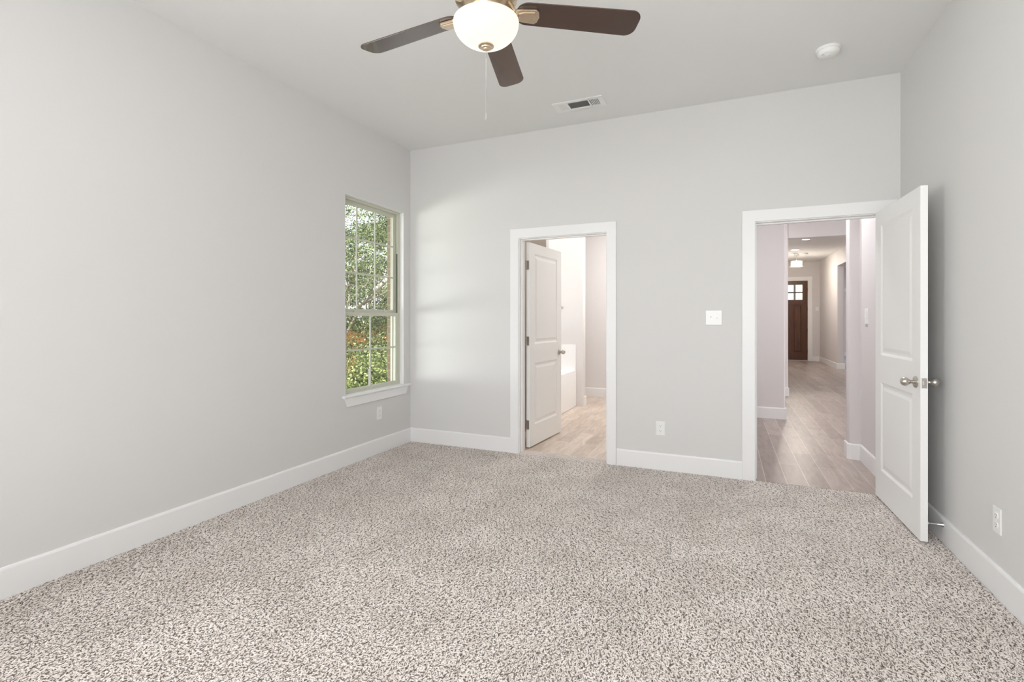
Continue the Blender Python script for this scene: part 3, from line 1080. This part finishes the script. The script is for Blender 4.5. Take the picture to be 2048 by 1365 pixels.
tub = thing('bathtub', (-2.41, 6.345, 0), 'white built-in bathtub with flat apron behind the bathroom door', 'bathtub')
b = MB()
hx, hy = 0.385, 0.752
cx0, cx1 = -0.385, 0.394
zt = 0.525
outer = [(cx0, -hy), (cx1, -hy), (cx1, hy), (cx0, hy)]
n = 48
def oval(rx, ry, z, p=3.2):
    pts = []
    for k in range(n):
        a = 2 * PI * k / n
        ca, sa = math.cos(a), math.sin(a)
        pts.append((rx * math.copysign(abs(ca) ** (2 / p), ca), ry * math.copysign(abs(sa) ** (2 / p), sa), z))
    return pts
rings = []
def sq(z):
    pts = []
    for k in range(n):
        a = 2 * PI * k / n
        ca, sa = math.cos(a), math.sin(a)
        s = 1 / max(abs(ca), abs(sa))
        pts.append((0.0045 + ca * s * 0.3895, sa * s * hy, z))
    return pts
for ring in (sq(0.0), sq(zt - 0.012), [(x * 0.99, y * 0.995, z) for x, y, z in sq(zt)], oval(0.31, 0.66, zt), oval(0.295, 0.64, zt - 0.02), oval(0.27, 0.60, 0.25), oval(0.23, 0.54, 0.13), oval(0.05, 0.1, 0.12)):
    rings.append([b.bm.verts.new(p) for p in ring])
for A, B in zip(rings, rings[1:]):
    for k in range(n):
        j = (k + 1) % n
        b.bm.faces.new((A[k], A[j], B[j], B[k]))
b.bm.faces.new(rings[-1])
b.build('tub_shell', M['tub'], tub, smooth=True)
b = MB()
b.box(-2.80, -2.02, 7.088, 7.10, 0.525, 0.90)
b.box(-2.80, -2.788, 5.59, 7.088, 0.525, 0.90)
b.box(-2.788, -2.02, 5.59, 5.602, 0.525, 0.90)
struct(b.build('trim_3', M['tub'], bevel=0.002), 'glossy white tile surround above the bathtub', 'tile surround')
hk = thing('wall_hook', (-2.234, 7.10, 1.45), 'small chrome hook on the white wall beside the bathroom door', 'hook')
b = MB(); b.lathe([(0.0, 0.0), (0.018, 0.0), (0.018, -0.006), (0.0, -0.008)], axis='y', seg=16, cap=False)
b.build('back_plate', M['chrome'], hk, smooth=True)
b = MB(); b.tube([(0, -0.006, 0.0), (0, -0.03, -0.004), (0, -0.042, 0.006), (0, -0.044, 0.026)], [0.006, 0.006, 0.006, 0.007], 8)
b.build('hook_arm', M['chrome'], hk, smooth=True)
light('bathroom_ceiling_fill', 'AREA', (-1.0, 6.9, 3.03), 44, (1, 0.98, 0.96), size=0.35)  # no fixture in view; added to brighten the bathroom
light('bathroom_tub_fill', 'AREA', (-2.25, 6.35, 3.03), 5, (1, 0.98, 0.96), size=0.25)  # second fill put in above the tub to lift its walls
light('assumed_vanity_light', 'POINT', (-2.5, 5.0, 2.1), 2, (1, 0.74, 0.46), radius=0.08)  # unseen source, assumed from the warm tint in the door's hinge gap

# ------------------------------------------------------------------ hallway, living room and entry beyond the second doorway
b = MB(); b.box(-0.44, 6.4, YB - 0.03 + 0.035, 20.5, -0.16, FZ); b.box(-3.2, -0.44, 8.25, 9.6, -0.16, FZ)
struct(b.build('floor_hallway', M['plank']), 'grey-brown wood-look plank tile floor of the hallway', 'floor')
b = MB(); b.box(2.83, 6.2, 15.1, 20.3, FZ, 0.006)
struct(b.build('floor_side_room', M['gray_carpet']), 'bluish grey carpet in the side room off the entry', 'floor')
b = MB(); b.prism(rounded(-0.50, 0.714, 7.20, 7.36, 0.02, ('10', '11')), 'z', -0.16, H)
struct(b.build('wall_hallway_left', M['hall_wall'], smooth=True), 'pinkish grey wall block left inside the hallway doorway', 'wall')
b = MB(); base_run(b, [(0.714, 7.36), (0.714, 7.20), (-0.38, 7.20)])
struct(b.build('baseboard_hallway_left', M['trim']), 'white baseboard at the foot of the near hallway wall block', 'baseboard')
b = MB(); wall_y(b, 9.40, 9.55, -3.2, 0.85, -0.16, H); b.prism(rounded(0.85, 0.973, 9.40, 9.55, 0.02, ('10', '11')), 'z', -0.16, H)
struct(b.build('wall_entry_left', M['hall_wall'], smooth=True), 'second hallway wall ending beside the entry passage', 'wall')
b = MB(); base_run(b, [(0.973, 9.55), (0.973, 9.40), (-2.0, 9.40)])
struct(b.build('baseboard_entry_left', M['trim']), 'white baseboard stub of the second hallway wall', 'baseboard')
b = MB(); b.box(0.973, 6.2, 9.40, 9.55, 2.625, H)
struct(b.build('wall_header', M['hall_wall'], bevel=0.012), 'dropped header above the entry passage', 'wall')
b = MB()
b.prism([(XR + 0.14, YB2), (XR + 0.14, 5.53), (1.07, 5.53), (1.052, 5.522), (1.046, 5.505), (1.046, 5.41), (1.052, 5.392), (1.07, 5.385), (1.128, 5.383), (1.14, 5.37), (1.14, YB2)], 'z', -0.16, H)
struct(b.build('wall_hallway_right', M['hall_wall'], smooth=True), 'right hallway wall ending in a rounded projecting corner', 'wall')
b = MB(); base_run(b, [(1.14, YB2), (1.14, 5.372), (1.128, 5.384), (1.068, 5.386), (1.046, 5.408), (1.046, 5.53)])
struct(b.build('baseboard_hallway_right', M['trim']), 'white baseboard bending around the rounded right hallway corner', 'baseboard')
b = MB(); wall_y(b, 5.40, 5.53, XR + 0.14, 6.2, -0.16, H)
struct(b.build('wall_living_near', M['hall_wall']), 'near wall of the living room, out of view', 'wall')
b = MB(); wall_x(b, 6.2, 6.34, 5.40, 20.4, -0.16, H, [(6.0, 8.8, 0.4, 2.7)])
struct(b.build('wall_living_right', M['hall_wall']), 'outer wall of the living room with an unseen opening added to light the hall', 'wall')
b = MB(); wall_x(b, -3.24, -3.1, 8.25, 9.6, -0.16, H)
struct(b.build('wall_passage_end', M['hall_wall']), 'end wall of the side passage', 'wall')
b = MB(); b.box(2.67, 2.83, 9.55, 12.4, -0.16, H)
b.box(2.67, 2.83, 12.4, 15.07, 2.66, H)
b.prism(rounded(2.67, 2.83, 15.07, 17.6, 0.02, ('00', '10')), 'z', -0.16, H)
struct(b.build('wall_entry_right', M['hall_wall'], smooth=True), 'right entry wall with an opening into the side room', 'wall')
b = MB(); base_run(b, [(2.83, 15.3), (2.83, 15.07), (2.67, 15.07), (2.67, 17.6)])
ob = b.build('baseboard_entry_right', M['trim'])
struct(ob, 'white baseboard along the right entry wall', 'baseboard')
b = MB(); wall_x(b, 0.85, 0.973, 9.55, 17.6, -0.16, H)
struct(b.build('wall_entry_side', M['hall_wall']), 'left entry wall hidden behind the hallway wall', 'wall')
FY = 17.6
FD = (1.44, 2.352)
b = MB(); wall_y(b, FY, FY + 0.16, 0.85, 2.83, -0.16, H, [(FD[0] - 0.02, FD[1] + 0.02, -0.16, 2.49)])
struct(b.build('wall_entry_end', M['hall_wall']), 'beige entry wall holding the brown front door', 'wall')
b = MB(); base_run(b, [(2.67, FY), (FD[1] + 0.125, FY)])
struct(b.build('baseboard_entry_end', M['trim']), 'white baseboard right of the front door', 'baseboard')
b = MB(); wall_x(b, 2.83, 2.95, 17.76, 20.3, -0.16, H); wall_y(b, 20.3, 20.45, 2.83, 6.3, -0.16, H)
struct(b.build('wall_side_room', M['hall_wall']), 'grey far wall of the side room seen past the entry', 'wall')
b = MB(); b.box(2.95, 6.2, 20.27, 20.3, 2.235, 2.35); b.box(2.95, 6.2, 20.286, 20.3, FZ, 0.14)
struct(b.build('trim_4', M['trim']), 'white horizontal rail and baseboard on the side room wall', 'trim')
b = MB()
for x0, x1 in ((FD[0] - 0.125, FD[0]), (FD[1], FD[1] + 0.125)):
    b.box(x0, x1, FY - 0.02, FY, FZ, 2.472)
b.box(FD[0] - 0.125, FD[1] + 0.125, FY - 0.02, FY, 2.472, 2.595)
struct(b.build('trim_5', M['trim'], bevel=0.003), 'white casing around the brown front door', 'door frame')

# front door: craftsman leaf with two rows of three lites over two tall panels
d3 = thing('door_3', (FD[0], FY + 0.03, 0.0), 'dark brown wooden front door with small glass panes at the hall end', 'door', kind='structure')
DWd, DHt = FD[1] - FD[0], 2.465
cols = [(0.125, 0.325), (0.356, 0.556), (0.587, 0.775)]
b = MB()
t0, t1 = 0.0, 0.045
b.box(0.0, 0.125, t0, t1, 0.02, DHt)
b.box(0.775, DWd, t0, t1, 0.02, DHt)
b.box(0.125, 0.775, t0, t1, 2.35, DHt)
b.box(0.125, 0.775, t0, t1, 1.76, 1.885)
b.box(0.125, 0.775, t0, t1, 0.02, 0.24)
b.box(0.395, 0.505, t0, t1, 0.24, 1.76)
b.build('door_panel', M['wood'], d3, bevel=0.003)
b = MB()
b.box(-0.02, -0.001, -0.03, 0.13, 0.0, 2.49); b.box(DWd + 0.001, DWd + 0.02, -0.03, 0.13, 0.0, 2.49); b.box(-0.02, DWd + 0.02, -0.03, 0.13, 2.467, 2.49)
b.build('door_frame', M['trim'], d3)
b = MB()
for xa, xb in ((0.325, 0.356), (0.556, 0.587)):
    b.box(xa, xb, t0 + 0.008, t1 - 0.004, 1.885, 2.35)
for xa, xb in cols:
    b.box(xa, xb, t0 + 0.008, t1 - 0.004, 2.095, 2.13)
b.build('muntin', M['wood_dark'], d3)
for xa, xb in ((0.125, 0.395), (0.505, 0.775)):
    b = MB()
    prev = None
    for ins, dep in ((0.0, 0.022), (0.035, 0.022), (0.06, 0.010)):
        ring = [(xa + ins, dep, 0.24 + ins), (xb - ins, dep, 0.24 + ins), (xb - ins, dep, 1.76 - ins), (xa + ins, dep, 1.76 - ins)]
        if prev:
            for i in range(4):
                j = (i + 1) % 4
                b.face([prev[i], prev[j], ring[j], ring[i]])
        prev = ring
    b.face(prev)
    b.box(xa, xb, 0.024, 0.036, 0.24, 1.76)
    b.build('raised_panel', M['wood'], d3)
for xa, xb in cols:
    for za, zb in ((1.885, 2.095), (2.13, 2.35)):
        b = MB(); b.box(xa, xb, 0.020, 0.026, za, zb)
        b.build('pane', M['glass'], d3)
for z in (0.30, 0.95, 1.6, 2.2):
    b = MB(); b.lathe([(0.009, z - 0.055), (0.009, z + 0.055)], (DWd + 0.004, -0.006, 0), 'z', 10)
    b.build('hinge', M['wood_dark'], d3)
b = MB(); b.lathe([(0.0, -0.07), (0.022, -0.064), (0.027, -0.05), (0.012, -0.03), (0.012, -0.008), (0.032, -0.006), (0.032, 0.0)], (0.07, 0, 0.95), 'y', 20)
b.build('knob', M['nickel'], d3, smooth=True)
b = MB(); b.box(0.0, DWd, -0.03, 0.10, -0.004, 0.018)
b.build('threshold', M['nickel'], d3)

# hallway fittings
lt = thing('drum_light', (1.805, 15.50, H), 'lit drum ceiling light in front of the front door', 'ceiling light')
b = MB(); b.lathe([(0.0, 0.0), (0.065, 0.0), (0.065, -0.02), (0.0, -0.025)], seg=28, cap=False)
b.build('canopy', M['nickel'], lt, smooth=True)
b = MB(); b.lathe([(0.009, -0.02), (0.009, -0.19)], seg=12)
b.build('stem', M['nickel'], lt)
b = MB(); b.lathe([(0.172, -0.325), (0.172, -0.175), (0.169, -0.175), (0.169, -0.325), (0.172, -0.325)], seg=48, cap=False)
b.build('lamp_shade', M['glass'], lt, smooth=True)
b = MB()
for z in (-0.322, -0.178):
    b.lathe([(0.176, z - 0.004), (0.176, z + 0.004), (0.168, z + 0.004), (0.168, z - 0.004), (0.176, z - 0.004)], seg=48, cap=False)
b.build('shade_ring', M['nickel'], lt, smooth=True)
b = MB(); b.lathe([(0.0, -0.318), (0.128, -0.316), (0.13, -0.310), (0.13, -0.19), (0.0, -0.188)], seg=40, cap=False)
b.build('diffuser', M['drum'], lt, smooth=True)['label'] = 'glowing white inner drum'
light('drum_bulb', 'POINT', (1.805, 15.5, 2.66), 34, (1, 0.89, 0.75), radius=0.1)

for i, (x, y) in enumerate(((1.656, 12.65), (1.65, 14.445))):
    rl = thing('recessed_light', (x, y, H), ('nearer', 'farther')[i] + ' of two lit recessed ceiling lights in the entry', 'ceiling light', group='recessed lights in the entry ceiling')
    b = MB(); b.lathe([(0.095, 0.0), (0.095, -0.006), (0.074, -0.004), (0.074, 0.0)], seg=36, cap=False)
    b.build('trim_ring', M['plastic'], rl, smooth=True)
    b = MB(); b.lathe([(0.0, -0.003), (0.074, -0.003), (0.074, -0.0005), (0.0, -0.0005)], seg=36, cap=False)
    b.build('lens', M['lamp'], rl)
    light('recessed_lamp', 'AREA', (x, y, H - 0.012), 15, (1, 0.97, 0.93), size=0.14)
for x, y, lab in ((1.995, 15.3, 'small white ceiling alarm right of the drum light'), (1.76, 15.2, 'small white ceiling alarm just before the drum light')):
    b = MB(); b.lathe([(0.0, 0.0), (0.06, 0.0), (0.058, -0.02), (0.04, -0.035), (0.0, -0.037)], (0, 0, 0), seg=24, cap=False)
    o = b.build('smoke_detector', M['plastic'], smooth=True)
    o.location = (x, y, H)
    tag(o, lab, 'smoke detector')
es = thing('light_switch', (2.60, FY, 1.60), 'small white switch plate right of the brown front door', 'light switch')
b = MB(); b.box(-0.04, 0.04, -0.006, 0.0, -0.06, 0.06); b.build('cover_plate', M['plastic'], es, bevel=0.003)
b = MB(); b.box(-0.016, 0.016, -0.010, -0.005, -0.032, 0.032); b.build('rocker', M['plastic'], es, bevel=0.002)
ip = thing('wall_control', (1.14, 5.19, 1.295), 'white control plate on the rounded right hallway wall', 'wall control', rotz=-PI / 2)
b = MB(); b.box(-0.062, 0.062, -0.004, 0.0, -0.06, 0.075); b.build('cover_plate', M['plastic'], ip, bevel=0.003)
b = MB(); b.box(-0.026, 0.03, -0.007, -0.0035, -0.01, 0.05); b.build('rocker', M['plastic'], ip, bevel=0.002)
b = MB(); b.box(-0.022, 0.022, -0.008, 0.0, -0.085, -0.064); b.build('sensor', M['vent_grille'], ip, bevel=0.002)['label'] = 'small grey sensor at the bottom'

light('assumed_vestibule_fill', 'AREA', (0.60, 5.45, 3.03), 24, (0.97, 0.97, 1.0), size=0.3)  # no fixture in view; assumed overhead source, added to brighten the right hallway corner
light('passage_fill', 'AREA', (0.2, 8.5, 3.03), 20, (1, 0.96, 0.95), size=0.3)  # no fixture seen; added to light the passage
light('side_room_fill', 'AREA', (4.3, 17.5, 3.03), 50, (1, 0.97, 0.95), size=0.4)  # ceiling fill put in to brighten the side room

# ------------------------------------------------------------------ outdoors
b = MB()
pr = [(-3.2, -0.5), (-10.6, -0.55), (-13.5, -1.35), (-40, -1.6)]
for (xa, za), (xb, zb) in zip(pr, pr[1:]):
    b.face([(xa, -25, za), (xa, 45, za), (xb, 45, zb), (xb, -25, zb)])
b.face([(-3.2, 17.9, -0.5), (22, 17.9, -0.2), (22, 45, -0.2), (-3.2, 45, -0.5)])
struct(b.build('ground', M['soil']), 'lawn around the house', 'ground')


b = MB(); b.box(-5.0, -3.25, -4.5, 5.0, -0.62, -0.46)  # added below the view to bounce sun up through the window
struct(b.build('bounce_slab', mat('bounce_concrete', (0.62, 0.61, 0.58, 1), 0.85, noise=(4, 0.1))), 'unseen pale slab added along the outside wall to bounce sunlight', 'bounce slab')


def leaves(name, m, centers, n, size, parent=None, seed=1, flat=0.0):
    """centers: list of ellipsoids (x,y,z, rx,ry,rz); n leaves in all, denser towards the surface"""
    rng = np.random.default_rng(seed)
    vols = np.array([c[3] * c[4] * c[5] for c in centers]) ** (2 / 3)
    pick = rng.choice(len(centers), n, p=vols / vols.sum())
    cc = np.array(centers)[pick]
    d = rng.normal(size=(n, 3))
    d /= np.linalg.norm(d, axis=1)[:, None]
    rr = rng.uniform(0.45, 1.0, n) ** 0.5
    P = cc[:, :3] + d * cc[:, 3:] * rr[:, None]
    nrm = d * 0.7 + rng.normal(size=(n, 3)) * 0.7 + np.array([0, 0, 0.5])
    nrm /= np.linalg.norm(nrm, axis=1)[:, None]
    u = np.cross(nrm, rng.normal(size=(n, 3)))
    u /= np.linalg.norm(u, axis=1)[:, None]
    v = np.cross(nrm, u)
    s = size * rng.uniform(0.6, 1.3, n)[:, None]
    a0 = P - u * s
    a1 = P + v * s * 0.42 + nrm * s * 0.12
    a2 = P + u * s
    a3 = P - v * s * 0.42 + nrm * s * 0.12
    V = np.stack([a0, a1, a2, a3], 1).reshape(-1, 3)
    me = bpy.data.meshes.new(name)
    F = np.arange(n * 4).reshape(-1, 4)
    me.from_pydata(V.tolist(), [], F.tolist())
    me.materials.append(m)
    o = bpy.data.objects.new(name, me)
    C.objects.link(o)
    if parent:
        o.parent = parent
    return o


rng = random.Random(5)
hl = ['nearest to the house', 'second from the house corner', 'third', 'farthest']
shr = [(-5.7, 3.85, 0.62), (-5.75, 5.42, 0.60), (-5.7, 7.0, 0.62), (-5.8, 8.58, 0.6)]
slab = ['leafy hedge shrub hidden left of the window, nearest the viewer', 'leafy hedge shrub at the left edge of the lower window panes',
        'leafy green hedge shrub filling the lower window panes', 'leafy hedge shrub hidden behind the brick right of the window']
for i, (x, y, r) in enumerate(shr):
    t = thing('hedge_shrub', (x, y, -0.5), slab[i], 'shrub', group='hedge shrubs outside the window')
    cs = [(rng.uniform(-0.3, 0.3), rng.uniform(-0.42, 0.42), rng.uniform(0.55, 1.08), 0.36, 0.3, 0.33) for _ in range(12)] + [(0, 0, 0.6, 0.5, 0.68, 0.58)]
    leaves('foliage', M['hedge_leaf'], cs, 8000, 0.027, t, seed=10 + i)
    b = MB()
    for k in range(6):
        a = rng.uniform(0, 6.28)
        b.tube([(0.05 * math.cos(a), 0.05 * math.sin(a), 0), (0.15 * math.cos(a), 0.15 * math.sin(a), 0.45), (0.3 * math.cos(a), 0.3 * math.sin(a), 0.95)], [0.016, 0.012, 0.006], 6)
    b.build('stem', M['bark'], t)

# cedar fence panels across the yard
fx = -10.2
for k in range(5):
    y0 = 6.2 + k * 2.4
    lab = ['tan wooden fence panel, nearest of the fence row', 'tan wooden fence panel seen through the left lower panes', 'tan wooden fence panel seen behind the drooping branches', 'tan wooden fence panel towards the brick edge', 'tan wooden fence panel, farthest of the fence row'][k]
    t = thing('fence_panel', (fx, y0, -0.55), lab, 'fence', group='cedar fence panels outside')
    b = MB()
    nb = 17
    for j in range(nb):
        w = 2.4 / nb
        b.box(-0.01, 0.01, j * w + 0.004, (j + 1) * w - 0.004, 0.02, 1.62)
    b.build('picket_boards', M['fence'], t)
    b = MB()
    for z in (0.25, 1.35):
        b.box(-0.05, -0.01, 0.0, 2.4, z, z + 0.09)
    b.build('rail', M['fence'], t)
    b = MB(); b.box(-0.03, 0.03, 0.0, 2.4, 1.62, 1.66); b.build('cap_rail', M['fence'], t)


def branch_tree(name, loc, label, cat, trunk_h, blobs, nleaf, lsize, seed, limbs, group=None):
    t = thing(name, loc, label, cat, group=group)
    r = random.Random(seed)
    b = MB()
    b.tube([(0, 0, 0), (0.05, 0.03, trunk_h * 0.4), (0.02, -0.05, trunk_h * 0.75), (0.1, 0.0, trunk_h * 1.4)], [0.06, 0.055, 0.05, 0.03], 10)
    for L in limbs:
        p0 = Vector((0.03, 0, trunk_h * r.uniform(0.5, 1.0)))
        p3 = Vector(L)
        p1 = p0.lerp(p3, 0.35) + Vector((r.uniform(-.15, .15), r.uniform(-.15, .15), r.uniform(0.1, 0.4)))
        p2 = p0.lerp(p3, 0.7) + Vector((r.uniform(-.15, .15), r.uniform(-.15, .15), r.uniform(0.0, 0.35)))
        b.tube([p0, p1, p2, p3], [0.035, 0.028, 0.02, 0.008], 7)
        for q in range(3):
            s = p1.lerp(p3, r.uniform(0.1, 0.8))
            e = s + Vector((r.uniform(-.6, .6), r.uniform(-.6, .6), r.uniform(-0.2, .6)))
            b.tube([s, s.lerp(e, 0.5) + Vector((0, 0, 0.08)), e], [0.014, 0.01, 0.004], 6)
    b.build('trunk', M['bark'], t, smooth=True)
    leaves('foliage', M['tree_leaf'], blobs, nleaf, lsize, t, seed)
    return t


def blobs(r, n, R0, zc, rz, br):
    out = []
    for _ in range(n):
        a = r.uniform(0, 6.28)
        q = R0 * math.sqrt(r.random())
        out.append((q * math.cos(a), q * math.sin(a), zc + r.uniform(-rz, rz), br * r.uniform(.7, 1.2), br * r.uniform(.7, 1.2), br * r.uniform(.45, .8)))
    return out


r1 = random.Random(21)
limbs = [(1.4 * math.cos(a), 1.4 * math.sin(a), z) for a, z in ((0.2, 3.4), (1.3, 3.0), (2.4, 3.9), (3.5, 3.2), (4.6, 3.6), (5.5, 2.8))]
branch_tree('shade_tree', (-8.15, 8.75, -0.55), 'leafy tree with pale branches filling the upper window panes', 'tree', 2.0, [(x + 0.1, y + 1.25, z, a, b_, c) for x, y, z, a, b_, c in blobs(r1, 70, 1.6, 2.8, 2.05, 0.46)] + [(r1.uniform(-.5, .5), r1.uniform(0.2, 2.3), r1.uniform(1.35, 1.95), 0.36, 0.36, 0.2) for _ in range(16)], 36000, 0.032, 31, [(x, y + 1.1, z) for x, y, z in limbs], 'trees outside the window')
branch_tree('shade_tree', (-13.6, 16.6, -1.3), 'farther tree behind the fence outside the window', 'tree', 3.0, blobs(random.Random(23), 26, 2.4, 5.0, 2.3, 0.8), 16000, 0.06, 33, [(x * 1.5, y * 1.5, z + 2) for x, y, z in limbs], 'trees outside the window')

nh = thing('neighbor_house', (-21.0, 20.0, -1.6), 'pale grey roofed house behind the trees outside the window', 'house')
b = MB(); b.box(-4, 4, -9, 9, 0, 2.85); b.build('house_wall', M['brick'], nh)
b = MB(); b.prism([(4.6, 2.75), (4.6, 2.9), (0, 6.3), (-4.6, 2.9), (-4.6, 2.75), (0, 6.1)], 'y', -9.5, 9.5); b.build('house_roof', M['shingle'], nh)
st = thing('garden_stake', (-5.02, 6.12, -0.5), 'thin pale garden stake standing in front of the hedge', 'stake')
b = MB(); b.tube([(0, 0, 0), (0, 0, 0.98)], [0.011, 0.011], 8); b.lathe([(0.014, 0.98), (0.014, 1.0), (0.0, 1.012)], seg=8); b.build('stake_rod', M['steel'], st)

b = MB(); b.box(2.78, 8.5, 24.6, 25.0, -0.4, 5.2)  # plain slab standing in for the front of the house opposite
struct(b.build('house_front', M['pale_brick']), 'pale brick house front across the street, seen through the front door panes', 'wall')
branch_tree('shade_tree', (1.35, 22.4, -0.2), 'green tree seen through the left panes of the front door', 'tree', 1.8, blobs(random.Random(41), 24, 0.85, 2.6, 1.0, 0.45), 5000, 0.05, 42, [(x * 0.6, y * 0.6, z) for x, y, z in limbs])
